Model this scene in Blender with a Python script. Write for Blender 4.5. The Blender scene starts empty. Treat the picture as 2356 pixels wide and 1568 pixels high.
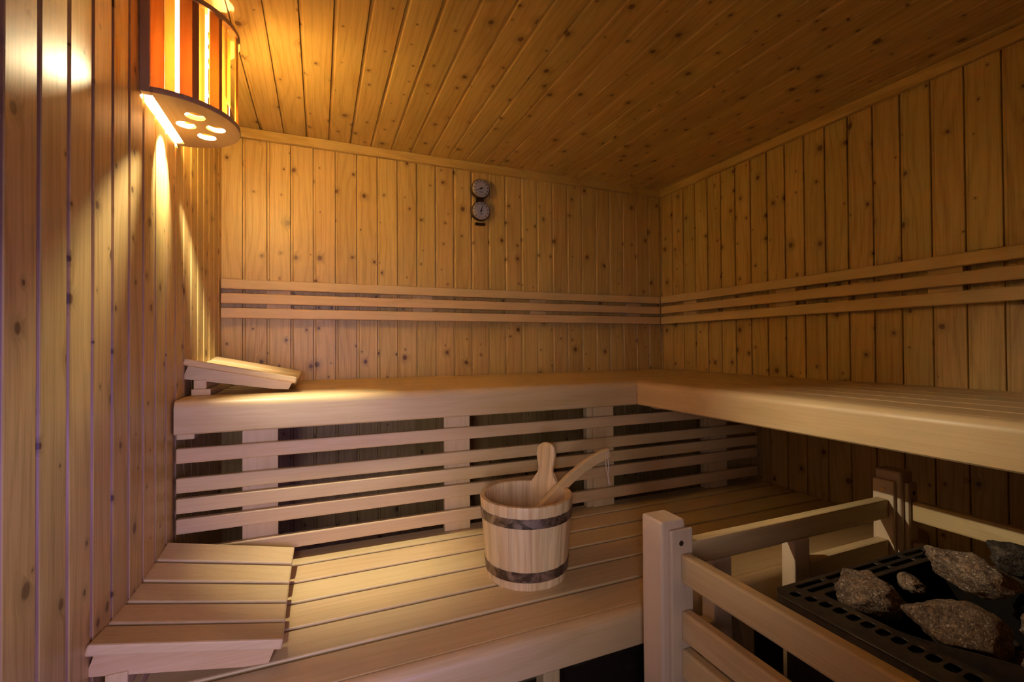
import bpy, bmesh, math, random
from mathutils import Vector, Matrix, noise
random.seed(7)
PI = math.pi
scene = bpy.context.scene
COL = scene.collection

# ------------------------------------------------------------------ dimensions (metres, floor at z = 0)
XL, XR, YB, YF, ZC = -0.386, 1.957, 2.30, 0.09, 2.05
ZU, ZL = 0.951, 0.448            # bench tops
YU, YLF, XU = 1.5687, 0.945, 1.2052

# ------------------------------------------------------------------ node helpers
def new_mat(name):
    m = bpy.data.materials.new(name); m.use_nodes = True
    nt = m.node_tree; nt.nodes.clear()
    out = nt.nodes.new('ShaderNodeOutputMaterial')
    return m, nt, out

class NT:
    def __init__(s, nt): s.nt = nt
    def n(s, t, **kw):
        nd = s.nt.nodes.new(t)
        for k, v in kw.items(): setattr(nd, k, v)
        return nd
    def link(s, a, b): s.nt.links.new(a, b)
    def val(s, sock, v):
        if hasattr(v, 'is_output') or isinstance(v, bpy.types.NodeSocket): s.link(v, sock)
        else: sock.default_value = v
    def math(s, op, a, b=0.0, c=None, clamp=False):
        nd = s.n('ShaderNodeMath', operation=op); nd.use_clamp = clamp
        s.val(nd.inputs[0], a); s.val(nd.inputs[1], b)
        if c is not None: s.val(nd.inputs[2], c)
        return nd.outputs[0]
    def comb(s, x, y, z):
        nd = s.n('ShaderNodeCombineXYZ')
        s.val(nd.inputs[0], x); s.val(nd.inputs[1], y); s.val(nd.inputs[2], z)
        return nd.outputs[0]
    def noise(s, vec, scale, detail=3, rough=.5, dist=0.0):
        nd = s.n('ShaderNodeTexNoise'); s.link(vec, nd.inputs['Vector'])
        nd.inputs['Scale'].default_value = scale; nd.inputs['Detail'].default_value = detail
        nd.inputs['Roughness'].default_value = rough; nd.inputs['Distortion'].default_value = dist
        return nd.outputs[0]
    def remap(s, v, a, b, c, d, smooth=True):
        nd = s.n('ShaderNodeMapRange'); nd.interpolation_type = 'SMOOTHSTEP' if smooth else 'LINEAR'
        s.val(nd.inputs[0], v)
        for i, q in enumerate((a, b, c, d)): s.val(nd.inputs[i+1], q)
        return nd.outputs[0]
    def mix(s, f, a, b, blend='MIX'):
        nd = s.n('ShaderNodeMix', data_type='RGBA', blend_type=blend)
        s.val(nd.inputs[0], f)
        for i, q in ((6, a), (7, b)):
            if isinstance(q, tuple): nd.inputs[i].default_value = (*q, 1)
            else: s.link(q, nd.inputs[i])
        return nd.outputs[2]

def wood(name, grain='X', light=(.62, .42, .24), dark=(.44, .26, .12), knots=0.0, pitch=0.0, across='X', off=0.0,
         rough=.45, tone=.10, ring=1.0, bump=0.0, radial=0.0, knot_col=(.10, .035, .012), knot_scale=9.0, spec=.4, trans=0.0):
    """Procedural timber: fine fibre + growth rings along the grain axis, tone per board / per object, optional knots."""
    m, nt, out = new_mat(name); N = NT(nt)
    tc = N.n('ShaderNodeTexCoord'); sep = N.n('ShaderNodeSeparateXYZ'); N.link(tc.outputs['Object'], sep.inputs[0])
    ax = {'X': 0, 'Y': 1, 'Z': 2}
    L = sep.outputs[ax[grain]]
    if radial: A = N.math('MULTIPLY', N.math('ARCTAN2', sep.outputs[1], sep.outputs[0]), radial); B = N.math('ADD', 0.0, 0.0)
    elif pitch: A = sep.outputs[ax[across]]; other = [k for k in 'XYZ' if k not in (grain, across)][0]; B = sep.outputs[ax[other]]
    else:
        o2 = [k for k in 'XYZ' if k != grain]; A = sep.outputs[ax[o2[0]]]; B = sep.outputs[ax[o2[1]]]
    oi = N.n('ShaderNodeObjectInfo'); rnd = oi.outputs['Random']
    if pitch:
        bid = N.math('FLOOR', N.math('DIVIDE', N.math('SUBTRACT', A, off), pitch))
    else: bid = N.math('ADD', 0.0, 0.0)
    key = N.math('ADD', bid, N.math('MULTIPLY', rnd, 97.0))
    wn = N.n('ShaderNodeTexWhiteNoise', noise_dimensions='1D'); N.link(key, wn.inputs['W'])
    w = wn.outputs['Value']
    wc = N.n('ShaderNodeSeparateColor'); N.link(wn.outputs['Color'], wc.inputs[0])
    Lo = N.math('ADD', L, N.math('MULTIPLY', w, 23.0))
    Ao = N.math('ADD', A, N.math('MULTIPLY', wc.outputs[0], 5.0))
    # knots first, they bend the grain
    kmask = halo = None
    if knots:
        v = N.n('ShaderNodeTexVoronoi', voronoi_dimensions='2D', feature='F1')
        wob = N.noise(N.comb(A, L, key), 60, 1)
        kv = N.comb(N.math('ADD', A, N.math('MULTIPLY', N.math('FLOOR', key), .731)), N.math('MULTIPLY', Lo, .85), 0.0)
        N.link(kv, v.inputs['Vector']); v.inputs['Scale'].default_value = knot_scale; v.inputs['Randomness'].default_value = 1
        vc = N.n('ShaderNodeSeparateColor'); N.link(v.outputs['Color'], vc.inputs[0])
        on = N.math('LESS_THAN', vc.outputs[0], knots)
        rad = N.math('MULTIPLY_ADD', N.math('POWER', vc.outputs[1], 2.0), .125, .030)
        d = N.math('DIVIDE', N.math('ADD', v.outputs['Distance'], N.math('MULTIPLY', N.math('SUBTRACT', wob, .5), .03)), rad)
        kmask = N.math('MULTIPLY', N.remap(d, .55, 1.1, 1, 0), on)
        halo = N.math('MULTIPLY', N.remap(d, .8, 3.2, 1, 0), on)
        Ao = N.math('ADD', Ao, N.math('MULTIPLY', halo, .012))
    fine = N.noise(N.comb(N.math('MULTIPLY', Ao, 60.0), N.math('MULTIPLY', B, 60.0), N.math('MULTIPLY', Lo, 1.6)), 4.0, 2, .6)
    warp = N.noise(N.comb(N.math('MULTIPLY', Ao, 5.0), N.math('MULTIPLY', B, 5.0), N.math('MULTIPLY', Lo, .9)), 1.6, 1.5, .5)
    rings = N.math('SINE', N.math('MULTIPLY', N.math('ADD', N.math('MULTIPLY', warp, 2.2), N.math('MULTIPLY', Ao, 14.0)), 16.0))
    rr = N.remap(rings, .1, 1.0, 0, 1)
    broad = N.math('FRACT', N.math('MULTIPLY', warp, 3.0)); broad = N.math('ABSOLUTE', N.math('MULTIPLY_ADD', broad, 2.0, -1.0))
    g = N.math('ADD', N.math('MULTIPLY', N.remap(fine, .35, .70, 0, 1), .45 * ring), N.math('MULTIPLY', rr, .30 * ring))
    g = N.math('ADD', g, N.remap(broad, .0, 1.0, -.12, .20), clamp=True)
    col = N.mix(g, light, dark)
    t = N.math('MULTIPLY_ADD', N.math('SUBTRACT', wc.outputs[1], .5), 2 * tone, 1.0)
    hs = N.n('ShaderNodeHueSaturation'); N.link(col, hs.inputs['Color']); N.link(t, hs.inputs['Value'])
    N.link(N.math('MULTIPLY_ADD', N.math('SUBTRACT', wc.outputs[2], .5), .012, .5), hs.inputs['Hue'])
    col = hs.outputs[0]
    if knots:
        col = N.mix(N.math('MULTIPLY', halo, .38), col, tuple(.55 * c for c in dark))
        col = N.mix(N.math('MULTIPLY', kmask, .88), col, knot_col)
    p = N.n('ShaderNodeBsdfPrincipled'); N.link(col, p.inputs['Base Color'])
    N.link(N.math('MULTIPLY_ADD', fine, .18, rough - .09), p.inputs['Roughness'])
    p.inputs['Specular IOR Level'].default_value = spec
    if bump:
        b = N.n('ShaderNodeBump'); b.inputs['Strength'].default_value = bump; b.inputs['Distance'].default_value = .0015
        N.link(fine, b.inputs['Height']); N.link(b.outputs[0], p.inputs['Normal'])
    sh = p.outputs[0]
    if trans:
        tr = N.n('ShaderNodeBsdfTranslucent'); N.link(col, tr.inputs['Color'])
        mx = N.n('ShaderNodeMixShader'); mx.inputs[0].default_value = trans
        N.link(sh, mx.inputs[1]); N.link(tr.outputs[0], mx.inputs[2]); sh = mx.outputs[0]
    N.link(sh, out.inputs[0])
    return m

def plain(name, col, rough=.5, metal=0.0, spec=.5, nscale=0, namp=.3, bump=0.0, coat=0.0):
    m, nt, out = new_mat(name); N = NT(nt)
    p = N.n('ShaderNodeBsdfPrincipled'); p.inputs['Metallic'].default_value = metal
    p.inputs['Roughness'].default_value = rough; p.inputs['Specular IOR Level'].default_value = spec
    p.inputs['Coat Weight'].default_value = coat
    tc = N.n('ShaderNodeTexCoord')
    if nscale:
        nz = N.noise(tc.outputs['Object'], nscale, 4, .6)
        c = N.mix(N.remap(nz, .3, .7, 0, 1), tuple(x * (1 - namp) for x in col), tuple(min(1, x * (1 + namp)) for x in col))
        N.link(c, p.inputs['Base Color'])
        if bump:
            b = N.n('ShaderNodeBump'); b.inputs['Strength'].default_value = bump; b.inputs['Distance'].default_value = .002
            N.link(nz, b.inputs['Height']); N.link(b.outputs[0], p.inputs['Normal'])
    else: p.inputs['Base Color'].default_value = (*col, 1)
    N.link(p.outputs[0], out.inputs[0])
    return m

M = {}
PL, PD = (.62, .43, .165), (.40, .25, .07)
wk = dict(light=PL, dark=PD, knots=.62, spec=.6, rough=.42, tone=.075, knot_scale=12.0)
M['wall_back'] = wood('pine_boards_back', 'Z', pitch=.09412, across='X', off=-.3088, **wk)
M['wall_right'] = wood('pine_boards_right', 'Z', pitch=.0913, across='Y', off=2.2031, **wk)
M['wall_left'] = wood('pine_boards_left', 'Z', pitch=.0886, across='Y', off=.9008, **wk)
M['ceiling'] = wood('pine_boards_ceiling', 'Y', pitch=.0926, across='X', off=-.2389, **wk)
M['pine_x'] = wood('pine_trim_x', 'X', light=PL, dark=PD, rough=.45)
M['pine_y'] = wood('pine_trim_y', 'Y', light=PL, dark=PD, rough=.45)
BL, BD = (.68, .50, .275), (.55, .37, .165)
for a in 'XYZ':
    M['bench_' + a] = wood('aspen_bench_' + a, a, light=BL, dark=BD, rough=.42, tone=.05, ring=.7)
GL, GD = (.72, .535, .30), (.56, .37, .175)
for a in 'XYZ':
    M['guard_' + a] = wood('spruce_guard_' + a, a, light=GL, dark=GD, rough=.48, tone=.05, ring=.75)
M['post'] = wood('spruce_post', 'Z', light=(.74, .57, .42), dark=(.62, .45, .31), rough=.5, tone=.04, ring=.4)
M['bucket'] = wood('larch_bucket', 'Z', light=(.84, .63, .36), dark=(.58, .36, .17), rough=.42, tone=.09, ring=1.0, radial=.125, pitch=.125 * 2 * PI / 16, off=.0125)
M['ladle'] = wood('aspen_ladle', 'X', light=(.78, .56, .29), dark=(.64, .42, .18), rough=.4, tone=.03, ring=.6)
M['plate'] = wood('lamp_plywood', 'Y', light=(.56, .38, .20), dark=(.44, .28, .13), rough=.5, tone=.03, ring=.5)
M['slat_red'] = wood('lamp_slat_red_cedar', 'Z', light=(.92, .50, .11), dark=(.82, .36, .06), rough=.55, tone=.06, ring=.9, trans=.085)
M['slat_pale'] = wood('lamp_slat_pale', 'Z', light=(.92, .66, .24), dark=(.82, .52, .14), rough=.55, tone=.05, ring=.5, trans=.19)
M['slat_dark'] = wood('lamp_slat_brown', 'Z', light=(.62, .27, .08), dark=(.48, .18, .05), rough=.55, tone=.06, ring=.8, trans=.03)
def veneer(name, tcol, f):
    m, nt, out = new_mat(name); N = NT(nt)
    t = N.n('ShaderNodeBsdfTransparent'); t.inputs[0].default_value = tcol
    tr = N.n('ShaderNodeBsdfTranslucent'); tr.inputs[0].default_value = (.95, .84, .52, 1)
    mx = N.n('ShaderNodeMixShader'); mx.inputs[0].default_value = f
    N.link(tr.outputs[0], mx.inputs[1]); N.link(t.outputs[0], mx.inputs[2]); N.link(mx.outputs[0], out.inputs[0]); return m
M['slat_thin'] = veneer('lamp_thin_veneer', (1, .88, .60, 1), .17)
M['dimming_film'] = veneer('lamp_dimming_film', (1, .95, .85, 1), .6)
M['iron'] = plain('heater_black_metal', (.046, .030, .023), rough=.5, metal=.25, nscale=60, namp=.25)
M['inner'] = plain('heater_inside_metal', (.010, .008, .007), rough=.95, spec=.08)
M['brass'] = plain('brass_screw', (.75, .52, .22), rough=.3, metal=1.0)
M['hole'] = plain('screw_hole_shade', (.035, .018, .010), rough=.7)  # flat disc colour standing in for the shade inside a screw hole
M['bezel'] = plain('dial_bezel_dark', (.10, .055, .035), rough=.3, metal=.6)
M['dial'] = plain('dial_face', (.92, .86, .78), rough=.45, nscale=14, namp=.05)
M['ink'] = plain('dial_ink', (.025, .012, .010), rough=.5)
M['dial_ring'] = plain('dial_scale_band', (.74, .66, .57), rough=.5)
M['cord'] = plain('cotton_cord', (.70, .55, .46), rough=.9, nscale=300, namp=.2)
M['porcelain'] = plain('lamp_socket_porcelain', (.80, .78, .72), rough=.3)
M['floor'] = plain('floor_dark_tile', (.055, .042, .034), rough=.5, nscale=25, namp=.25)

def hoop_mat():
    m, nt, out = new_mat('hoop_tinned_steel'); N = NT(nt)
    tc = N.n('ShaderNodeTexCoord'); nz = N.noise(tc.outputs['Object'], 26, 5, .65, .6)
    sep = N.n('ShaderNodeSeparateXYZ'); N.link(tc.outputs['Object'], sep.inputs[0])
    c = N.mix(N.remap(nz, .38, .62, 0, 1), (.12, .085, .065), (.42, .32, .25))
    p = N.n('ShaderNodeBsdfPrincipled'); N.link(c, p.inputs['Base Color']); p.inputs['Metallic'].default_value = .75
    N.link(N.remap(nz, .3, .7, .32, .5), p.inputs['Roughness']); N.link(p.outputs[0], out.inputs[0])
    return m
M['hoop'] = hoop_mat()

def stone_mat(name, a, b, c):
    m, nt, out = new_mat(name); N = NT(nt)
    tc = N.n('ShaderNodeTexCoord'); O = tc.outputs['Object']
    big = N.noise(O, 18, 3, .6); sm = N.noise(O, 150, 4, .7, 1.0); fl = N.noise(O, 260, 2, .5, .5)
    col = N.mix(N.remap(sm, .36, .64, 0, 1), a, b)
    col = N.mix(N.math('MULTIPLY', N.remap(big, .4, .65, 0, 1), .45), col, tuple(x * .6 for x in a))
    col = N.mix(N.math('MULTIPLY', N.remap(fl, .58, .72, 0, 1), .75), col, c)
    p = N.n('ShaderNodeBsdfPrincipled'); N.link(col, p.inputs['Base Color']); p.inputs['Roughness'].default_value = .55
    b_ = N.n('ShaderNodeBump'); b_.inputs['Strength'].default_value = .9; b_.inputs['Distance'].default_value = .004
    N.link(N.math('ADD', sm, N.math('MULTIPLY', big, .8)), b_.inputs['Height']); N.link(b_.outputs[0], p.inputs['Normal'])
    N.link(p.outputs[0], out.inputs[0])
    return m
M['stone'] = stone_mat('sauna_stone_mica', (.095, .052, .034), (.29, .185, .12), (.68, .57, .46))
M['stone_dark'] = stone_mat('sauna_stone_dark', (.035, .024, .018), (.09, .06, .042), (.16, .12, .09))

def emit(name, col, strength):
    m, nt, out = new_mat(name); N = NT(nt)
    e = N.n('ShaderNodeEmission'); e.inputs[0].default_value = (*col, 1); e.inputs[1].default_value = strength
    N.link(e.outputs[0], out.inputs[0]); return m
def glass_mat():
    m, nt, out = new_mat('dial_cover_glass'); N = NT(nt)
    t = N.n('ShaderNodeBsdfTransparent'); g = N.n('ShaderNodeBsdfGlossy'); g.inputs['Roughness'].default_value = .04
    f = N.n('ShaderNodeFresnel'); f.inputs[0].default_value = 1.45
    mx = N.n('ShaderNodeMixShader'); N.link(f.outputs[0], mx.inputs[0]); N.link(t.outputs[0], mx.inputs[1]); N.link(g.outputs[0], mx.inputs[2])
    N.link(mx.outputs[0], out.inputs[0]); return m
M['glass'] = glass_mat()

# ------------------------------------------------------------------ mesh helpers
def obj(name, bm, mat, parent=None, base=(0, 0, 0), smooth=False, angle=40):
    """Link ONE mesh object. Geometry given in world space; with a parent it is stored relative to `base`."""
    bmesh.ops.recalc_face_normals(bm, faces=bm.faces)
    if parent is not None and any(base):
        bmesh.ops.translate(bm, verts=bm.verts, vec=-Vector(base))
    me = bpy.data.meshes.new(name); bm.to_mesh(me); bm.free()
    o = bpy.data.objects.new(name, me); COL.objects.link(o)
    for mm in (mat if isinstance(mat, list) else [mat]): me.materials.append(mm)
    if smooth:
        for p in me.polygons: p.use_smooth = True
        try: me.set_sharp_from_angle(angle=math.radians(angle))
        except Exception: pass
    if parent is not None: o.parent = parent
    return o

def thing(name, label, cat, loc=(0, 0, 0), group=None):
    o = bpy.data.objects.new(name, None); COL.objects.link(o); o.location = loc
    o.empty_display_size = .05
    o['label'] = label; o['category'] = cat
    if group: o['group'] = group
    return o
def tag(o, label, cat, group=None):
    o['label'] = label; o['category'] = cat
    if group: o['group'] = group
    return o
def struct(name, bm, m, **k):
    o = obj(name, bm, m, **k); o['kind'] = 'structure'; return o

def add_box(bm, x0, x1, y0, y1, z0, z1, r=0.0, seg=2):
    t = bmesh.new()
    vs = [t.verts.new((x, y, z)) for x in (x0, x1) for y in (y0, y1) for z in (z0, z1)]
    for f in ((0, 1, 3, 2), (4, 6, 7, 5), (0, 4, 5, 1), (2, 3, 7, 6), (0, 2, 6, 4), (1, 5, 7, 3)): t.faces.new([vs[i] for i in f])
    if r: bmesh.ops.bevel(t, geom=t.edges[:], offset=r, segments=seg, profile=.5, affect='EDGES')
    merge(bm, t); return bm
def merge(bm, t, mat=None):
    me = bpy.data.meshes.new('tmp'); t.to_mesh(me); t.free()
    if mat is not None: me.transform(mat)
    bm.from_mesh(me); bpy.data.meshes.remove(me)
def box(*a, r=.003, seg=2): return add_box(bmesh.new(), *a, r=r, seg=seg)

def prism(bm, pts, axis, a0, a1):
    """Extrude a closed 2-D outline along an axis. pts are (u, v) in the two other axes, in xyz order."""
    def P(u, v, a): return {'X': (a, u, v), 'Y': (u, a, v), 'Z': (u, v, a)}[axis]
    n = len(pts)
    A = [bm.verts.new(P(u, v, a0)) for u, v in pts]; B = [bm.verts.new(P(u, v, a1)) for u, v in pts]
    for i in range(n): bm.faces.new((A[i], A[(i + 1) % n], B[(i + 1) % n], B[i]))
    bm.faces.new(A[::-1]); bm.faces.new(B)
    return bm

def plate_curve(outer, holes, thick, bevel=0.0, cyclic_pts=None):
    """Flat plate with real holes (2-D curve fill), lying in local XY, z from 0 to thick."""
    cu = bpy.data.curves.new('tmp', 'CURVE'); cu.dimensions = '2D'; cu.fill_mode = 'BOTH'
    cu.extrude = thick / 2 - bevel; cu.bevel_depth = bevel; cu.bevel_resolution = 1; cu.offset = -bevel
    for loop in [outer] + holes:
        s = cu.splines.new('POLY'); s.points.add(len(loop) - 1); s.use_cyclic_u = True
        for p, q in zip(s.points, loop): p.co = (q[0], q[1], 0, 1)
    o = bpy.data.objects.new('tmp', cu); COL.objects.link(o)
    dg = bpy.context.evaluated_depsgraph_get()
    me = bpy.data.meshes.new_from_object(o.evaluated_get(dg))
    bm = bmesh.new(); bm.from_mesh(me)
    bmesh.ops.remove_doubles(bm, verts=bm.verts, dist=1e-5)
    bmesh.ops.translate(bm, verts=bm.verts, vec=(0, 0, thick / 2))
    bpy.data.objects.remove(o); bpy.data.curves.remove(cu); bpy.data.meshes.remove(me)
    return bm
def circle(cx, cy, r, n=32): return [(cx + r * math.cos(2 * PI * i / n), cy + r * math.sin(2 * PI * i / n)) for i in range(n)]
def rrect(x0, x1, y0, y1, r, n=5):
    pts = []
    for cx, cy, a in ((x1 - r, y1 - r, 0), (x0 + r, y1 - r, 90), (x0 + r, y0 + r, 180), (x1 - r, y0 + r, 270)):
        for i in range(n + 1):
            t = math.radians(a + 90 * i / n); pts.append((cx + r * math.cos(t), cy + r * math.sin(t)))
    return pts

def tube(bm, pts, r, n=8, cap=True):
    pts = [Vector(p) for p in pts]; rings = []
    rs = r if isinstance(r, (list, tuple)) else [r] * len(pts)
    up = Vector((0, 0, 1)); prev = None
    for i, p in enumerate(pts):
        d = (pts[min(i + 1, len(pts) - 1)] - pts[max(i - 1, 0)]).normalized()
        s = d.cross(up if abs(d.z) < .95 else Vector((1, 0, 0))).normalized() if prev is None else (prev - d * prev.dot(d)).normalized()
        prev = s; t = d.cross(s)
        rings.append([bm.verts.new(p + s * rs[i] * math.cos(2 * PI * k / n) + t * rs[i] * math.sin(2 * PI * k / n)) for k in range(n)])
    for a, b in zip(rings, rings[1:]):
        for k in range(n): bm.faces.new((a[k], a[(k + 1) % n], b[(k + 1) % n], b[k]))
    if cap: bm.faces.new(rings[0][::-1]); bm.faces.new(rings[-1])
    return bm
def lathe(bm, prof, cx, cy, n=64):
    rings = []
    for r, z in prof:
        rings.append([bm.verts.new((cx + r * math.cos(2 * PI * k / n), cy + r * math.sin(2 * PI * k / n), z)) for k in range(n)])
    for a, b in zip(rings, rings[1:]):
        for k in range(n): bm.faces.new((a[k], a[(k + 1) % n], b[(k + 1) % n], b[k]))
    return rings
def disc(bm, c, axis, r, t, n=28, bev=0.0):
    """Short cylinder standing on plane through c, growing along axis direction (+/-)."""
    c = Vector(c); ax = Vector(axis).normalized()
    u = ax.orthogonal().normalized(); v = ax.cross(u)
    prof = [(0, 0), (r, 0), (r, t - bev), (r - bev, t), (0, t)] if bev else [(0, 0), (r, 0), (r, t), (0, t)]
    last = None
    for rr, h in prof:
        ring = [bm.verts.new(c + ax * h)] if rr == 0 else [bm.verts.new(c + ax * h + u * rr * math.cos(2 * PI * k / n) + v * rr * math.sin(2 * PI * k / n)) for k in range(n)]
        if last:
            if len(last) == 1: [bm.faces.new((last[0], ring[k], ring[(k + 1) % n])) for k in range(n)]
            elif len(ring) == 1: [bm.faces.new((last[k], last[(k + 1) % n], ring[0])) for k in range(n)]
            else: [bm.faces.new((last[k], last[(k + 1) % n], ring[(k + 1) % n], ring[k])) for k in range(n)]
        last = ring
    return bm

# ------------------------------------------------------------------ room shell: profiled tongue-and-groove boards
def board_profile(s0, s1, pitch, off, depth=.0055, band=.0118, gap=.0020, sgn=1):
    """(s, h) polyline of a boarded surface; h = 0 at the board face, positive = into the wall. At each joint: gap, tongue band, shoulder."""
    pts = []; k0 = math.floor((s0 - off) / pitch) - 1; s_list = []
    k = k0
    while off + k * pitch < s1 + pitch:
        s = off + k * pitch
        q = [(s - .0012, 0), (s, .0012), (s, depth * 2.6), (s + gap, depth * 2.6), (s + gap, depth), (s + band - .003, depth), (s + band - .0012, depth * .75), (s + band, .0012), (s + band + .0014, 0)]
        if sgn < 0: q = [(2 * s - a, h) for a, h in q][::-1]
        pts += q; k += 1
    res = [p for p in pts if s0 < p[0] < s1]
    return [(s0, 0)] + res + [(s1, 0)]
def board_wall(prof, to3, l0, l1, back=.05):
    bm = bmesh.new()
    A = [bm.verts.new(to3(s, h, l0)) for s, h in prof]; B = [bm.verts.new(to3(s, h, l1)) for s, h in prof]
    a0, a1 = bm.verts.new(to3(prof[0][0], back, l0)), bm.verts.new(to3(prof[-1][0], back, l0))
    b0, b1 = bm.verts.new(to3(prof[0][0], back, l1)), bm.verts.new(to3(prof[-1][0], back, l1))
    for i in range(len(prof) - 1): bm.faces.new((A[i], A[i + 1], B[i + 1], B[i]))
    bm.faces.new((a0, a1, b1, b0)); bm.faces.new((A[0], B[0], b0, a0)); bm.faces.new((A[-1], a1, b1, B[-1]))
    bm.faces.new([a0] + A + [a1]); bm.faces.new([b1] + B[::-1] + [b0])
    return bm
struct('wall_back', board_wall(board_profile(XL - .05, XR + .05, .09412, -.3088), lambda s, h, l: (s, YB + h, l), 0, ZC), M['wall_back'])
struct('wall_right', board_wall(board_profile(YF - .06, YB, .0913, 2.2031 - 30 * .0913, sgn=-1), lambda s, h, l: (XR + h, s, l), 0, ZC), M['wall_right'])
struct('wall_left', board_wall(board_profile(YF - .06, YB, .0886, .9008 - 10 * .0886), lambda s, h, l: (XL - h, s, l), 0, ZC), M['wall_left'])
struct('ceiling', board_wall(board_profile(XL - .05, XR + .05, .0926, -.2389), lambda s, h, l: (s, l, ZC + h), YF - .06, YB + .05), M['ceiling'])
struct('floor', add_box(bmesh.new(), XL - .05, XR + .05, -1.6, YB + .05, -.05, 0), M['floor'])
# front wall with the doorway the photo is taken from (opening x -0.34 .. 0.44)
bm = bmesh.new()
add_box(bm, .44, XR + .05, .03, YF, 0, ZC); add_box(bm, XL, -.345, .03, YF, 0, ZC); add_box(bm, -.345, .44, .03, YF, 1.97, ZC)
struct('wall_front', bm, M['pine_x'])
tz0, tz1 = 2.007, 2.0494
struct('trim_1', box(XL + .001, XR - .001, YB - .022, YB, tz0, tz1, r=.002), M['pine_x'])
struct('trim_2', box(XR - .022, XR, YF, YB - .022, tz0, tz1, r=.002), M['pine_y'])
struct('trim_3', box(XL, XL + .022, YF, YB - .022, tz0, tz1, r=.002), M['pine_y'])

# ------------------------------------------------------------------ benches
def nose_profile(front, top, bottom, thick, r, sgn):
    """Fascia outline in (depth, z): rounded upper front edge; front faces -sgn."""
    pts = [(front + sgn * thick, top), (front + sgn * thick, bottom), (front + sgn * .004, bottom), (front, bottom + .004)]
    for i in range(7):
        t = math.radians(90 * i / 6)
        pts.append((front + sgn * (r - r * math.cos(t)), top - r + r * math.sin(t)))
    return pts
B = (0.8, 1.93, ZU)
t = thing('sauna_bench', 'upper bench along the back wall, pale planks with rounded front fascia', 'bench', (0.78, 1.93, .8547), 'sauna benches')
base = tuple(t.location)
y = YU + .034
step = (YB - .006 - y) / 6
for i in range(6):
    obj('slat', box(XL + .004, XR - .004, y + i * step + .003, y + (i + 1) * step - .004, ZU - .028, ZU, r=.004), M['bench_X'], t, base)
obj('fascia', prism(bmesh.new(), nose_profile(YU, ZU, .8547, .034, .024, 1), 'X', XL + .007, XU - .003), M['bench_X'], t, base, smooth=True)
for x0 in (XL + .004, .4, 1.02, 1.64): obj('bearer', box(x0, x0 + .045, YU + .036, YB - .004, ZU - .098 if x0 > 0 else ZU - .116, ZU - .0285, r=.003), M['bench_Y'], t, base)

t = thing('sauna_bench', 'upper bench along the right wall, planks running towards the viewer above the heater', 'bench', (1.58, .83, .8547), 'sauna benches')
base = tuple(t.location)
x = XU + .034; step = (XR - .006 - x) / 6
for i in range(6):
    obj('slat', box(x + i * step + .003, x + (i + 1) * step - .004, YF + .01, YU + .0325, ZU - .028, ZU, r=.004), M['bench_Y'], t, base)
obj('fascia', prism(bmesh.new(), nose_profile(XU, ZU, .8547, .034, .024, 1), 'Y', YF + .004, YU + .033), M['bench_Y'], t, base, smooth=True)
for y0 in (1.50, .12): obj('bearer', box(XU + .05, XR - .004, y0, y0 + .045, ZU - .11, ZU - .0285, r=.003), M['bench_X'], t, base)

t = thing('sauna_bench', 'low bench of long pale planks carrying the bucket and a headrest', 'bench', (.78, 1.3, 0), 'sauna benches')
base = tuple(t.location)
ed = [1.655, 1.5407, 1.4268, 1.3142, 1.1961, 1.0801, .9734]
for i in range(6):
    obj('slat', box(XL + .004, XR - .004, ed[i + 1] + (.0055 if i < 5 else .001), ed[i] - .0055, ZL - .028, ZL, r=.004), M['bench_X'], t, base)
obj('fascia', prism(bmesh.new(), nose_profile(YLF, ZL, .3597, .0278, .024, 1), 'X', XL + .004, XR - .004), M['bench_X'], t, base, smooth=True)
for x0 in (XL + .03, .50, 1.16, XR - .09):
    obj('leg', box(x0, x0 + .045, 1.02, 1.065, .0, ZL - .078, r=.003), M['bench_Z'], t, base)
    obj('leg', box(x0, x0 + .045, 1.60, 1.645, .0, ZL - .078, r=.003), M['bench_Z'], t, base)
    obj('bearer', box(x0, x0 + .045, YLF + .03, 1.655, ZL - .078, ZL - .0285, r=.003), M['bench_Y'], t, base)

# slatted screen between the two bench levels
t = thing('bench_screen', 'open slatted screen between the low bench and the upper bench behind it', 'screen', (.78, 1.6, ZL))
base = tuple(t.location)
for z1 in (.8136, .7292, .6712, .6134, .5266):
    obj('slat', box(XL + .008, 1.904, YU + .0146, YU + .0356, z1 - .043, z1, r=.004), M['bench_X'], t, base)
for x0, x1 in ((-.2163, -.1191), (.4043, .4985), (1.0184, 1.1142), (1.637, 1.7346)):
    obj('upright', box(x0, x1, YU + .0358, YU + .056, ZL + .001, ZU - .1 if x0 > 0 else ZU - .1, r=.002), M['bench_Z'], t, base)
    if x0 > .9: obj('upright', box(x0 - .026, x0 - .0006, YU + .044, YU + .075, ZL + .001, ZU - .1, r=.003), M['bench_Z'], t, base)


# backrests
zr = [(1.3908, 1.3487), (1.3303, 1.2873), (1.2682, 1.2252)]
t = thing('backrest', 'three-rail wooden backrest on the back wall below the round dials', 'backrest', (.78, YB - .02, 1.225), 'wall backrests')
base = tuple(t.location)
for a, b in zr: obj('rail', box(XL + .004, XR - .0465, YB - .045, YB - .0215, b, a, r=.004), M['bench_X'], t, base)
for x0, x1 in ((-.2145, -.117), (.4192, .5179), (1.0513, 1.1489), (1.6807, 1.7815)):
    obj('cleat', box(x0, x1, YB - .0212, YB - .0004, 1.228, 1.388, r=.002), M['bench_Z'], t, base)
t = thing('backrest', 'three-rail wooden backrest on the right wall running out of the picture', 'backrest', (XR - .02, 1.2, 1.225), 'wall backrests')
base = tuple(t.location)
for a, b in zr: obj('rail', box(XR - .045, XR - .0215, YF + .02, YB - .0455, b, a, r=.004), M['bench_Y'], t, base)
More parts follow.
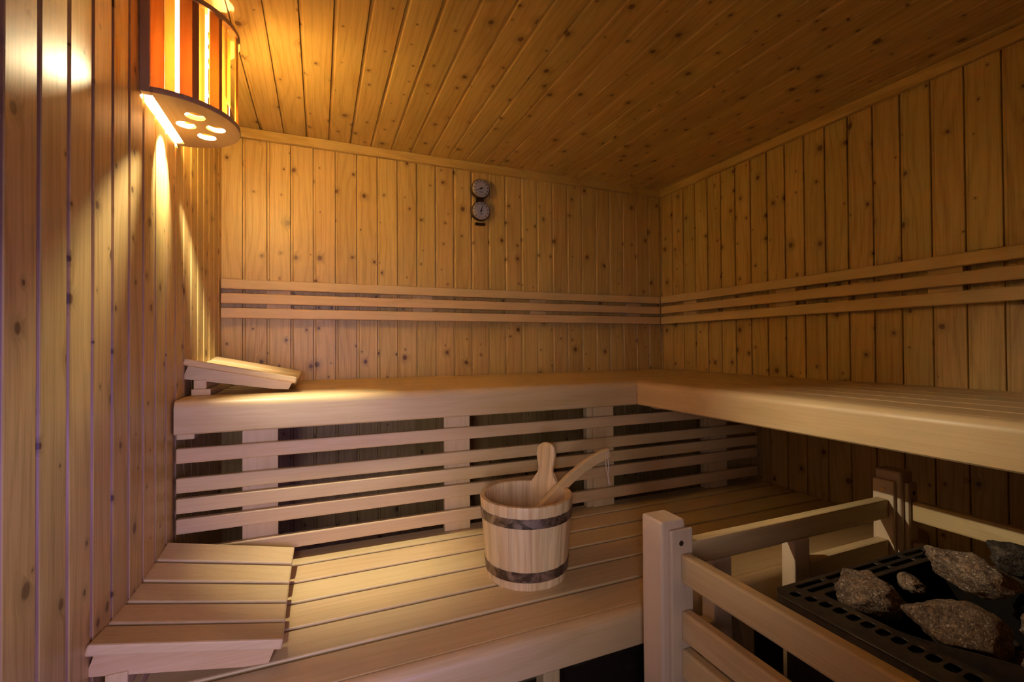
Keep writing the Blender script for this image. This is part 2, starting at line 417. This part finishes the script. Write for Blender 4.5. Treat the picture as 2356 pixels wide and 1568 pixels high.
for y0, y1 in ((1.99, 2.0891), (1.4078, 1.5036), (.8322, .9269), (.25, .346)):
    obj('cleat', box(XR - .0212, XR - .0004, y0, y1, 1.228, 1.388, r=.002), M['bench_Z'], t, base)

# ------------------------------------------------------------------ headrests (sloping slatted wedges)
def headrest(label, y0, zb, h):
    x0, x1, rise, span = XL + .002, -.069, .067, .492
    t = thing('headrest', label, 'headrest', ((x0 + x1) / 2, y0 + .24, zb), 'wooden headrests')
    base = tuple(t.location)
    tilt = math.atan2(rise, x1 - x0); ln = (x1 - x0) / math.cos(tilt)
    T = Matrix.Translation((x1, 0, zb + h)) @ Matrix.Rotation(tilt, 4, 'Y')
    def put(bm2, T2=T):
        bmesh.ops.transform(bm2, matrix=T2, verts=bm2.verts); return bm2
    def dip(s): return -.0215 * (1 - ((s - span / 2) / (span / 2)) ** 2)
    for i in range(5):                       # five slats set in a shallow hollow
        sa, sb = i * span / 5, (i + 1) * span / 5
        ang = math.atan2(dip(sb) - dip(sa), sb - sa)
        T2 = T @ Matrix.Translation((0, y0 + sa, dip(sa))) @ Matrix.Rotation(ang, 4, 'X')
        obj('slat', put(box(-ln, 0, .0005, .0860, -.0205, 0, r=.0042), T2), M['bench_X'], t, base)
    for ya in (y0 + .014, y0 + span - .014 - .024):
        pts = [(-ln + .012, -.0215), (-.012, -.0215), (-.018, -.0475 - (h - .052)), (-.06, -.053 - (h - .052)), (-ln + .006, -.064)]
        obj('frame_rail', put(prism(bmesh.new(), pts, 'Y', ya, ya + .024)), M['bench_X'], t, base)
    zt = zb + h + rise - .064
    obj('foot', box(XL + .018, XL + .070, y0 + .008, y0 + span - .01, zb, zb + .021, r=.0025), M['bench_Y'], t, base)
    obj('riser', box(XL + .024, XL + .058, y0 + .010, y0 + span - .012, zb + .0212, zt - .004, r=.0025), M['bench_Y'], t, base)
    return t
headrest('slatted wooden headrest on the low bench at the lower left', 1.058, ZL + .0002, .0585)
headrest('slatted wooden headrest on the upper bench in the left corner', 1.700, ZU + .0002, .0505)

# ------------------------------------------------------------------ wall lamp
ly, lz0, lz1, lr = 1.482, 1.700, 1.968, .1615
lx = XL + .020
t = thing('wall_lamp', 'half-round slatted wooden lamp glowing on the left wall near the ceiling', 'lamp', (lx, ly, lz0))
base = tuple(t.location)
arc = [(lx, ly - lr)] + [(lx + lr * math.cos(a), ly + lr * math.sin(a)) for a in [math.radians(-90 + 180 * i / 48) for i in range(1, 48)]] + [(lx, ly + lr)]
holes = [circle(cx, cy, .0225) for cx, cy in ((-.2975, 1.422), (-.331, 1.4845), (-.2625, 1.4845), (-.2955, 1.548))]
bm = plate_curve(arc, holes, .0135, .0012); bmesh.ops.translate(bm, verts=bm.verts, vec=(0, 0, lz0))
obj('bottom_plate', bm, M['plate'], t, base)
bm = plate_curve(arc, holes, .0135, .0012); bmesh.ops.translate(bm, verts=bm.verts, vec=(0, 0, lz1 - .0135))
obj('top_plate', bm, M['plate'], t, base)
for sy in (-1, 1):
    ya = ly + sy * lr
    obj('side_bracket', box(XL + .0002, lx - .0003, min(ya, ya - sy * .02), max(ya, ya - sy * .02), lz0, lz1, r=.001), M['plate'], t, base)
def lamp_slat(a0, a1, r, th, mat, name, za=lz0 + .0138, zb=lz1 - .0138):
    n = 8; bm = bmesh.new(); R0, R1 = r - th, r; rows = []
    for i in range(n + 1):
        a = math.radians(a0 + (a1 - a0) * i / n); c, s = math.cos(a), math.sin(a)
        rows.append([bm.verts.new((lx + q * c, ly + q * s, z)) for q in (R1, R0) for z in (za, zb)])
    for p, q in zip(rows, rows[1:]):
        for i, j in ((0, 1), (1, 3), (3, 2), (2, 0)): bm.faces.new((p[i], p[j], q[j], q[i]))
    bm.faces.new([rows[0][i] for i in (0, 1, 3, 2)]); bm.faces.new([rows[-1][i] for i in (0, 2, 3, 1)])
    return obj(name, bm, mat, t, base)
for a0, a1 in ((-90.3, -80.2), (-69.4, -60), (-45, -35.5), (-8, 4)): lamp_slat(a0, a1, .1565, .003, M['slat_red'], 'outer_slat')
for a0, a1 in ((-59.9, -54.5), (-35.4, -32)): lamp_slat(a0, a1, .1563, .003, M['slat_dark'], 'outer_slat')
lamp_slat(-80.1, -72.7, .156, .003, M['slat_pale'], 'outer_slat')
for a0, a1 in ((-57, -47.5), (-33, -20)): lamp_slat(a0, a1, .148, .003, M['slat_pale'], 'inner_slat_or_film')
lamp_slat(-77, -64, .135, .0005, M['dimming_film'], 'inner_slat_or_film')  # film added in this slit to dim its beam on the left wall
lamp_slat(-48.5, -41, .135, .0005, M['slat_thin'], 'inner_slat_or_film')
lamp_slat(-22, 2, .138, .003, M['slat_pale'], 'inner_slat_or_film', 1.768)
lamp_slat(2, 45, .135, .0005, M['slat_thin'], 'inner_slat_or_film')  # see-through veneer on the hidden side, added to let more bulb light out
lamp_slat(45, 88, .135, .0005, M['slat_thin'], 'inner_slat_or_film')
bx, by, bz, br = -.290, 1.483, 1.790, .011
bm = bmesh.new(); bmesh.ops.create_icosphere(bm, subdivisions=2, radius=br); bmesh.ops.translate(bm, verts=bm.verts, vec=(bx, by, bz))
M['bulb'] = emit('warm_bulb', (1.0, .89, .62), 13000)
obj('bulb', bm, M['bulb'], t, base, smooth=True)
obj('socket', disc(bmesh.new(), (bx, by, bz + .0113), (0, 0, 1), .010, .068), M['porcelain'], t, base, smooth=True)
obj('socket_bracket', box(lx - .019, bx + .012, by - .012, by + .012, bz + .080, bz + .086, r=.001), M['porcelain'], t, base)

# ------------------------------------------------------------------ thermometer + hygrometer
dx, yw = .774, YB
t = thing('thermo_hygrometer', 'pair of round dials, one above the other, on the back wall', 'thermometer', (dx, yw, 1.76))
base = tuple(t.location)
bm = bmesh.new()
bmc = plate_curve(rrect(dx - .020, dx + .020, -1.93, -1.79, .012), [], .012)
bmesh.ops.transform(bmc, matrix=Matrix.Translation((0, yw, 0)) @ Matrix.Rotation(-PI / 2, 4, 'X') @ Matrix.Scale(1, 4), verts=bmc.verts)
for v in bmc.verts: v.co = Vector((v.co.x, yw - .0005 - abs(v.co.y - yw), v.co.z))
obj('back_plate', bmc, M['bezel'], t, base)
def dial(cz, ang, name, seed):
    d = obj(name, disc(bmesh.new(), (dx, yw - .0005, cz), (0, -1, 0), .050, .026, 48, .004), M['bezel'], t, base, smooth=True)
    obj('scale_band', disc(bmesh.new(), (dx, yw - .0267, cz), (0, -1, 0), .0455, .0006, 48), M['dial_ring'], d, base)
    obj('dial_face', disc(bmesh.new(), (dx, yw - .0274, cz), (0, -1, 0), .032, .0006, 48), M['dial'], d, base)
    bm = bmesh.new()
    for k in range(11):
        a = math.radians(225 - 27 * k); c, s = math.cos(a), math.sin(a)
        q = bmesh.new(); add_box(q, .033, .0435, -.0012, .0012, 0, .0007)
        merge(bm, q, Matrix.Translation((dx, yw - .0276, cz)) @ Matrix.Rotation(PI / 2, 4, 'X') @ Matrix.Rotation(a, 4, 'Z'))
    for zz, w in ((-.015, .007), (-.0195, .010)): add_box(bm, dx - w, dx + w, yw - .0287, yw - .0281, cz + zz - .0007, cz + zz + .0007)
    obj('scale_marks', bm, M['ink'], d, base)
    bm = bmesh.new(); q = bmesh.new(); prism(q, [(-.011, -.0022), (-.011, .0022), (.033, .0006), (.033, -.0006)], 'Z', 0, .001)
    merge(bm, q, Matrix.Translation((dx, yw - .0295, cz)) @ Matrix.Rotation(PI / 2, 4, 'X') @ Matrix.Rotation(math.radians(ang), 4, 'Z'))
    disc(bm, (dx, yw - .0282, cz), (0, -1, 0), .0045, .0035, 20)
    obj('needle', bm, M['ink'], d, base)
    obj('cover_glass', disc(bmesh.new(), (dx, yw - .0335, cz), (0, -1, 0), .0475, .0012, 48), M['glass'], d, base)
    return d
dial(1.9155, 205, 'upper_dial', 1)
dial(1.8005, 75, 'lower_dial', 2)
bm = bmesh.new(); add_box(bm, dx - .026, dx + .026, yw - .020, yw - .0005, 1.737, 1.740); add_box(bm, dx - .026, dx + .026, yw - .006, yw - .0005, 1.728, 1.740)
add_box(bm, dx - .026, dx - .022, yw - .020, yw - .0005, 1.728, 1.740); add_box(bm, dx + .022, dx + .026, yw - .020, yw - .0005, 1.728, 1.740)
obj('bottom_bracket', bm, M['bezel'], t, base)

# ------------------------------------------------------------------ bucket
bc = (.5527, 1.2348); hb = .226
t = thing('bucket', 'round wooden bucket with two dark metal hoops on the low bench', 'bucket', (bc[0], bc[1], ZL))
base = tuple(t.location)
R0b, R1b = .1155, .1340
nst = 16; per = 8; n = nst * per
def rad(z): return R0b + (R1b - R0b) * (z / hb)
bm = bmesh.new(); rings = []
prof = [(-.0, .004), (0, 0), (.002, .0)]
zs = [0.0, .003, .06, .12, .18, hb - .005, hb - .001]
def ring(fun, z, groove=True):
    vs = []
    for k in range(n):
        a = 2 * PI * (k + .5) / n + .1
        ph = k % per
        g = .0022 if groove and ph in (0, per - 1) else 0.0
        r = fun - g
        vs.append(bm.verts.new((bc[0] + r * math.cos(a), bc[1] + r * math.sin(a), ZL + z)))
    return vs
rs = [ring(.020, .018, False), ring(R0b - .016, .018, False), ring(R0b - .015, .0, False), ring(R0b - .002, 0, False)]
rings_o = [ring(rad(z) if 0 < i else rad(z) - .0005, max(z, .0025)) for i, z in enumerate(zs[:-1])]
rings_t = [ring(rad(hb) - .002, hb, False), ring(rad(hb) - .013, hb, False)]
rings_i = [ring(rad(hb) - .015, hb - .002, False), ring(rad(.12) - .015, .12), ring(rad(.024) - .015, .024)]
allr = [rs[2], rs[3]] + rings_o + rings_t + rings_i
for a, b in zip(allr, allr[1:]):
    for k in range(n): bm.faces.new((a[k], a[(k + 1) % n], b[(k + 1) % n], b[k]))
bm.faces.new(rings_i[-1]); bm.faces.new(rs[2][::-1])
bmesh.ops.delete(bm, geom=[v for v in rs[0] + rs[1]], context='VERTS')
obj('tub', bm, M['bucket'], t, base, smooth=True, angle=35)
for za, zb_, nm in ((.170, .196, 'hoop'), (.024, .051, 'hoop')):
    bm = bmesh.new()
    rr = lathe(bm, [(rad(za) + .0002, za + ZL), (rad(za) + .0018, za + ZL), (rad(zb_) + .0018, zb_ + ZL), (rad(zb_) + .0002, zb_ + ZL), (rad(za) + .0002, za + ZL)], bc[0], bc[1], 96)
    bmesh.ops.remove_doubles(bm, verts=bm.verts, dist=1e-6)
    obj(nm, bm, M['hoop'], t, base, smooth=True)
# tall stave that forms the handle
az = math.radians(36)
half = [(0, .122), (.012, .1205), (.021, .116), (.028, .108), (.0315, .097), (.0325, .086), (.031, .074), (.0275, .060), (.0245, .046), (.0245, .034), (.028, .022), (.036, .011), (.0435, .004), (.046, -.002), (.046, -.05)]
outl = [(u, v) for u, v in half] + [(-u, v) for u, v in half[::-1] if u > 0]
bm = bmesh.new(); layers = []
for d in (-.0142, -.012, -.002, -.0003):
    ins = .002 if d in (-.0142, -.0003) else 0
    row = []
    for u, v in outl:
        s = 1 - ins / max(.02, math.hypot(u, v - .06)); uu = u * s; vv = v - (ins if v > .1 else 0)
        r = rad(hb) + d + (.010 if False else 0)
        # follow the curve of the tub at the rim, flatten towards the grip
        k = max(0, min(1, (.03 - v) / .03))
        sag = r - math.sqrt(max(r * r - uu * uu, 0))
        rr_ = r - sag * k - .004 * (1 - k) + max(v, 0) * .08
        row.append(bm.verts.new((bc[0] + rr_ * math.cos(az) - uu * math.sin(az), bc[1] + rr_ * math.sin(az) + uu * math.cos(az), ZL + hb + vv)))
    layers.append(row)
m_ = len(outl)
for a, b in zip(layers, layers[1:]):
    for k in range(m_): bm.faces.new((a[k], a[(k + 1) % m_], b[(k + 1) % m_], b[k]))
bm.faces.new(layers[0][::-1]); bm.faces.new(layers[-1])
bmesh.ops.triangulate(bm, faces=[f for f in bm.faces if len(f.verts) > 4])
obj('handle_stave', bm, M['bucket'], t, base, smooth=True, angle=50)

# ------------------------------------------------------------------ ladle leaning in the bucket
t = thing('ladle', 'wooden ladle with a cord loop leaning in the wooden bucket', 'ladle', (.52, 1.225, ZL + .03))
base = tuple(t.location)
ctrl = [Vector(p) for p in ((.530, 1.2275, .560), (.575, 1.231, .597), (.615, 1.235, .631), (.660, 1.239, .6655), (.700, 1.243, .694), (.745, 1.2475, .7195), (.790, 1.252, .7385), (.832, 1.2565, .752), (.852, 1.2585, .757))]
bm = bmesh.new(); rows = []
side = Vector((-.30, 1, 0)).normalized()
for i, p in enumerate(ctrl):
    d = (ctrl[min(i + 1, len(ctrl) - 1)] - ctrl[max(i - 1, 0)]).normalized()
    up = side.cross(d).normalized(); up = up if up.z > 0 else -up
    s = d.cross(up).normalized()
    hw = .0165 if 0 < i < len(ctrl) - 1 else .0145
    th = .0075; c = .002; row = []
    for a, b in ((-hw + c, -th), (hw - c, -th), (hw, -th + c), (hw, th - c), (hw - c, th), (-hw + c, th), (-hw, th - c), (-hw, -th + c)):
        row.append(bm.verts.new(p + up * a + s * b))
    rows.append(row)
for a, b in zip(rows, rows[1:]):
    for k in range(8): bm.faces.new((a[k], a[(k + 1) % 8], b[(k + 1) % 8], b[k]))
bm.faces.new(rows[0][::-1]); bm.faces.new(rows[-1])
obj('handle', bm, M['ladle'], t, base, smooth=True, angle=35)
bm = bmesh.new()
lathe_prof = [(.001, .0), (.030, .002), (.040, .012), (.044, .045), (.040, .045), (.036, .014), (.026, .007), (.001, .006)]
q = bmesh.new(); lathe(q, lathe_prof, 0, 0, 32); bmesh.ops.remove_doubles(q, verts=q.verts, dist=.0015)
merge(bm, q, Matrix.Translation((.515, 1.226, ZL + .030)) @ Matrix.Rotation(-.35, 4, 'Y') @ Matrix.Scale(1.15, 4))
obj('bowl', bm, M['ladle'], t, base, smooth=True)
hp = ctrl[-1] - (ctrl[-1] - ctrl[-2]).normalized() * .012
bm = bmesh.new()
fr = hp + Vector((.0, -.0095, .004))
bk = hp + Vector((.0, .0095, .004))
loopA = [bk + Vector((0, .001, 0)), bk + Vector((.001, .003, -.006)), fr + Vector((-.006, -.001, -.022)), fr + Vector((-.005, -.002, -.045)), fr + Vector((.001, -.002, -.068)), fr + Vector((.004, -.002, -.080))]
loopB = [bk + Vector((0, -.001, 0)), hp + Vector((0, 0, .003)), fr, fr + Vector((.001, -.002, -.010)), fr + Vector((.0035, -.002, -.030)), fr + Vector((.0045, -.002, -.052)), fr + Vector((.001, -.002, -.070)), fr + Vector((.004, -.002, -.080))]
for lp in (loopA, loopB): tube(bm, lp, .0017, 6)
for k in range(5):
    o_ = Vector((.0018 * math.cos(k * 1.3), .0018 * math.sin(k * 1.3), 0))
    tube(bm, [fr + Vector((.004, -.002, -.080)) + o_ * .3, fr + Vector((.005, -.002, -.090)) + o_, fr + Vector((.0065 + .0022 * (k - 2) * .5, -.002, -.100 - .002 * (k % 2))) + o_], [.0012, .0011, .0007], 5)
obj('cord_loop', bm, M['cord'], t, base, smooth=True)

# ------------------------------------------------------------------ heater guard rail
t = thing('heater_guard', 'pale wooden guard rail with two corner posts around the black heater', 'railing', (1.12, .56, 0))
base = tuple(t.location)
def post(x0, x1, y0, y1, top, boards, screws):
    p = obj('post', box(x0, x1, y0, y1, 0, top, r=.006, seg=3), M['post'], t, base)
    for b in boards: obj('board', box(*b, r=.003), M['post'], p, base)
    for c, ax, m in screws:
        obj('screw', disc(bmesh.new(), c, ax, .0058, .0012 if m == 'brass' else .0004, 24, .0003 if m == 'brass' else 0), M[m], p, base)
    return p
post(0.6745, 0.7394, 0.7998, 0.8668, 0.7192, [(0.691, 0.7501, 0.7882, 0.7996, 0, 0.702), (0.7395, 0.7501, 0.811, 0.8649, 0, 0.7057)], [((0.7175, 0.788, 0.6731), (0, -1, 0), 'hole')])
post(1.5272, 1.5866, 0.8017, 0.8691, 0.7313, [(1.5159, 1.5271, 0.8142, 0.8691, 0, 0.7038), (1.5405, 1.5838, 0.79, 0.8015, 0, 0.702)], [((1.5157, 0.8418, 0.6746), (-1, 0, 0), 'brass'), ((1.5652, 0.7898, 0.6722), (0, -1, 0), 'hole')])
obj('rail', box(0.7142, 0.7398, YF + .004, 0.7879, 0.5894, 0.6508, r=.005), M['guard_Y'], t, base)
obj('rail', box(0.7142, 0.7398, YF + .004, 0.7879, 0.4676, 0.5299, r=.005), M['guard_Y'], t, base)
obj('rail', box(0.7142, 0.7398, YF + .004, 0.7879, 0.3867, 0.449, r=.005), M['guard_Y'], t, base)
obj('rail', box(0.7142, 0.7398, YF + .004, 0.7879, 0.3058, 0.3681, r=.005), M['guard_Y'], t, base)
obj('rail', box(0.7142, 0.7398, YF + .004, 0.7879, 0.2249, 0.2872, r=.005), M['guard_Y'], t, base)
obj('rail', box(1.5517, 1.5764, YF + .004, 0.7898, 0.5955, 0.6508, r=.005), M['guard_Y'], t, base)
obj('rail', box(1.5517, 1.5764, YF + .004, 0.7898, 0.4741, 0.5352, r=.005), M['guard_Y'], t, base)
obj('rail', box(1.5517, 1.5764, YF + .004, 0.7898, 0.3932, 0.449, r=.005), M['guard_Y'], t, base)
obj('rail', box(0.7503, 1.5156, 0.8268, 0.8575, 0.5955, 0.6508, r=.005), M['guard_X'], t, base)
obj('strut', box(0.8491, 0.9063, 0.8272, 0.8668, 0, 0.5952, r=.004), M['post'], t, base)
obj('strut', box(1.1245, 1.1803, 0.8272, 0.8668, 0, 0.5952, r=.004), M['post'], t, base)
obj('rail', box(1.1805, 1.5156, 0.8268, 0.8575, 0.4741, 0.5352, r=.005), M['guard_X'], t, base)
obj('rail', box(1.1805, 1.5156, 0.8268, 0.8575, 0.356, 0.4174, r=.005), M['guard_X'], t, base)
obj('rail', box(0.7503, 0.8488, 0.8268, 0.8575, 0.396, 0.4564, r=.005), M['guard_X'], t, base)

# ------------------------------------------------------------------ heater
hx0, hx1, hy0, hy1, hz = 0.8612, 1.4136, 0.1395, 0.6905, 0.5913
t = thing('sauna_heater', 'black metal sauna heater with perforated rim inside the wooden guard', 'heater', ((hx0 + hx1) / 2, (hy0 + hy1) / 2, 0))
base = tuple(t.location)
ch = .020
outer = [(hx0 + ch, hy0), (hx1 - ch, hy0), (hx1, hy0 + ch), (hx1, hy1 - ch), (hx1 - ch, hy1), (hx0 + ch, hy1), (hx0, hy1 - ch), (hx0, hy0 + ch)]
inner = rrect(0.9449, 1.3299, hy0 + .084, 0.6375, .009)
hl = [inner]
yy, k = 0.6668, 0
while yy > hy0 + .04:
    cx_ = (0.8937, 0.9049, 0.9123)[k] if k < 3 else 0.9161
    hw_ = (.0116, .0126, .0135)[k] if k < 3 else .0144
    hl.append(rrect(cx_ - hw_, cx_ + hw_, yy - .0181, yy, .0079)); hl.append(rrect(1.3457, 1.3745, yy - .0181, yy, .0079)); yy -= .0244; k += 1
xx = 0.9207
while xx < 1.3206:
    hl.append(rrect(xx, xx + .080, 0.6691, 0.6812, .0051)); hl.append(rrect(xx + .0074, xx + .0905, 0.6487, 0.6608, .0051)); xx += .0935
bm = plate_curve(outer, hl, .004, .0); bmesh.ops.translate(bm, verts=bm.verts, vec=(0, 0, hz - .004))
obj('top_grille', bm, M['iron'], t, base)
bm = bmesh.new()
def shell(bm, pts, z0, z1, th):
    n = len(pts); cx = sum(p[0] for p in pts) / n; cy = sum(p[1] for p in pts) / n
    def ins(p): return (p[0] + (th if p[0] < cx else -th), p[1] + (th if p[1] < cy else -th))
    o0 = [bm.verts.new((*p, z0)) for p in pts]; o1 = [bm.verts.new((*p, z1)) for p in pts]
    i0 = [bm.verts.new((*ins(p), z0)) for p in pts]; i1 = [bm.verts.new((*ins(p), z1)) for p in pts]
    for k in range(n):
        j = (k + 1) % n
        for q in ((o0[k], o0[j], o1[j], o1[k]), (i0[j], i0[k], i1[k], i1[j]), (o1[k], o1[j], i1[j], i1[k]), (o0[j], o0[k], i0[k], i0[j])): bm.faces.new(q)
out2 = [(x + (.003 if x < 1.1 else -.003), y + (.003 if y < .45 else -.003)) for x, y in outer]
shell(bm, outer, hz - .030, hz - .0042, .004)
obj('rim_skirt', bm, M['iron'], t, base)
bm = bmesh.new(); out3 = [(x + (.012 if x < 1.1 else -.012), y + (.012 if y < .45 else -.012)) for x, y in outer]
shell(bm, out3, .02, hz - .0302, .006); add_box(bm, hx0 + .03, hx1 - .03, hy0 + .03, hy1 - .03, .02, .03)
obj('casing', bm, M['iron'], t, base)
bm = bmesh.new(); shell(bm, rrect(0.9449, 1.3299, hy0 + .084, 0.6375, .009), .30, hz - .0042, .002); add_box(bm, 0.9486, 1.3262, hy0 + .088, 0.6343, .47, .475)
obj('stone_basket', bm, M['inner'], t, base)
# curved splash plate rising along the left side of the stones
bm = bmesh.new(); top = []; bot = []
for i in range(15):
    f = i / 14; yv = .558 - f * .321
    h = hz - .011 + .048 * (1 - math.cos(min(1, f * 1.15) * PI)) / 2
    top.append((yv, h))
outl = [(.558, hz - .056)] + top + [(.237, hz - .056)]
prism(bm, outl, 'X', .9575, .9602)
obj('splash_plate', bm, M['iron'], t, base)
for k, fx in enumerate((.90, 1.375)): obj('foot', box(fx - .02, fx + .02, .25, .29, 0, .0199, r=.003), M['iron'], t, base)
for k, fx in enumerate((.90, 1.375)): obj('foot', box(fx - .02, fx + .02, .62, .66, 0, .0199, r=.003), M['iron'], t, base)

# ------------------------------------------------------------------ stones
def stone(label, c, dims, rot, seed, mat='stone', rough=.10, cuts=7):
    rnd = random.Random(seed)
    bm = bmesh.new(); bmesh.ops.create_icosphere(bm, subdivisions=5, radius=1)
    pl = []
    for _ in range(cuts):
        d = Vector((rnd.gauss(0, 1), rnd.gauss(0, 1), rnd.gauss(0, 1))).normalized(); pl.append((d, rnd.uniform(.55, .80)))
    off = Vector((seed * 3.1, seed * 1.7, seed * .9))
    for v in bm.verts:
        p = v.co.copy()
        for d, h in pl:
            e = p.dot(d) - h
            if e > 0: p -= d * e * .92
        nrm = v.co.normalized()
        p += nrm * (noise.fractal(p * 2.2 + off, 1, 2, 3) * rough + noise.fractal(p * 7 + off, .8, 2, 3) * rough * .3)
        v.co = p
    mnx = [max(abs(v.co[i]) for v in bm.verts) for i in range(3)]
    R = Matrix.Rotation(rot[2], 4, 'Z') @ Matrix.Rotation(rot[1], 4, 'Y') @ Matrix.Rotation(rot[0], 4, 'X')
    S = Matrix.Diagonal((dims[0] / 2 / mnx[0], dims[1] / 2 / mnx[1], dims[2] / 2 / mnx[2], 1))
    bmesh.ops.transform(bm, matrix=R @ S, verts=bm.verts)
    o = obj('sauna_stone', bm, M[mat], smooth=True, angle=60)
    o.location = c
    return tag(o, label, 'stone', 'stones on the heater')
VR = math.radians(-62)      # local x across the line of sight
stone('rounded grey-brown stone nearest the perforated left rim of the heater', (1.009, 0.5840, 0.6043), (0.1190, 0.1020, 0.0900), (0, .05, VR), 5)
stone('large flat slab of a stone tilted up at the back of the heater', (1.209, 0.5162, 0.635), (0.1562, 0.1163, 0.08), (-.25, .45, VR), 11, cuts=9)
stone('broad angular stone at the front of the heater with a shaded right face', (1.0080, 0.4490, 0.6110), (0.1500, 0.1060, 0.100), (0, .08, VR), 23, cuts=10, rough=.07)
stone('small brown chip of stone peeping from under the tilted slab', (1.170, 0.5970, 0.5860), (0.0540, 0.0480, 0.0340), (0, .3, VR), 31, cuts=9)
stone('very dark stone at the back right against the guard rail', (1.3392, 0.4929, 0.6462), (0.1116, 0.093, 0.0651), (0, .15, VR), 43, 'stone_dark')
stone('small reddish dark stone wedged behind the rounded grey-brown stone', (1.1114, 0.5208, 0.5746), (0.0558, 0.0558, 0.0465), (0, 0, VR), 53, 'stone_dark')
stone('brown stone cut by the right edge beside the angular front stone', (1.1671, 0.3999, 0.5978), (0.0791, 0.0837, 0.0698), (0, 0, VR), 61)
stone('brown stone low in the bottom right corner behind the curved plate', (1.0463, 0.3488, 0.5838), (0.0837, 0.0837, 0.0651), (0, 0, VR), 71)
stone('black stone in the hollow under the very dark stone', (1.2881, 0.4232, 0.5838), (0.1116, 0.1023, 0.093), (0, 0, VR), 83, 'stone_dark')
stone('black stone deep in the hollow below the tilted slab', (1.1393, 0.4697, 0.542), (0.1116, 0.1116, 0.0651), (0, 0, VR), 97, 'stone_dark')

# ------------------------------------------------------------------ unseen fill lights added outside the doorway behind the viewer
def area(name, loc, target, sx, sy, col, power, spread=180):
    l = bpy.data.lights.new(name, 'AREA'); l.shape = 'RECTANGLE'; l.size = sx; l.size_y = sy; l.color = col; l.energy = power
    l.spread = math.radians(spread)
    o = bpy.data.objects.new(name, l); COL.objects.link(o); o.location = loc
    o.rotation_euler = (Vector(target) - Vector(loc)).to_track_quat('-Z', 'Y').to_euler(); return o
area('doorway_fill', (-.26, -.42, 1.02), (.22, 1.57, .72), .16, .7, (.92, .80, .90), 1.75, 72)  # added fill lamp, narrowed onto the bench fronts
area('violet_doorway_fill', (.30, -.5, .75), (-.386, 1.0, .70), .3, .7, (.42, .27, 1.0), 1.4, 75)  # added fill lamp, tints the left wall violet
w = bpy.data.worlds.new('hall'); scene.world = w; w.use_nodes = True
w.node_tree.nodes['Background'].inputs[0].default_value = (.030, .022, .026, 1); w.node_tree.nodes['Background'].inputs[1].default_value = .3

# ------------------------------------------------------------------ camera
def cam_matrix(yaw, pitch, roll):
    c, s = math.cos(yaw), math.sin(yaw); R1 = Matrix(((c, -s, 0), (s, c, 0), (0, 0, 1)))
    Mm = Matrix(((1, 0, 0), (0, 0, -1), (0, 1, 0)))
    c, s = math.cos(pitch), math.sin(pitch); P = Matrix(((1, 0, 0), (0, c, s), (0, -s, c)))
    c, s = math.cos(roll), math.sin(roll); Q = Matrix(((c, -s, 0), (s, c, 0), (0, 0, 1)))
    return Q @ P @ Mm @ R1
R = cam_matrix(*[math.radians(a) for a in (22.51029207, .59938843, -.39114787)])
cd = bpy.data.cameras.new('camera'); cam = bpy.data.objects.new('camera', cd); COL.objects.link(cam)
cd.sensor_width = 36; cd.lens = 1067.997 / 2356 * 36; cd.clip_start = .02
right, up, back = Vector(R[0]), -Vector(R[1]), -Vector(R[2])
mw = Matrix((right, up, back)).transposed().to_4x4(); mw.translation = (0, 0, 1.10)
cam.matrix_world = mw
scene.camera = cam

vs = scene.view_settings
vs.view_transform = 'Standard'; vs.look = 'None'; vs.gamma = 1; vs.use_curve_mapping = False; vs.exposure = 0.40
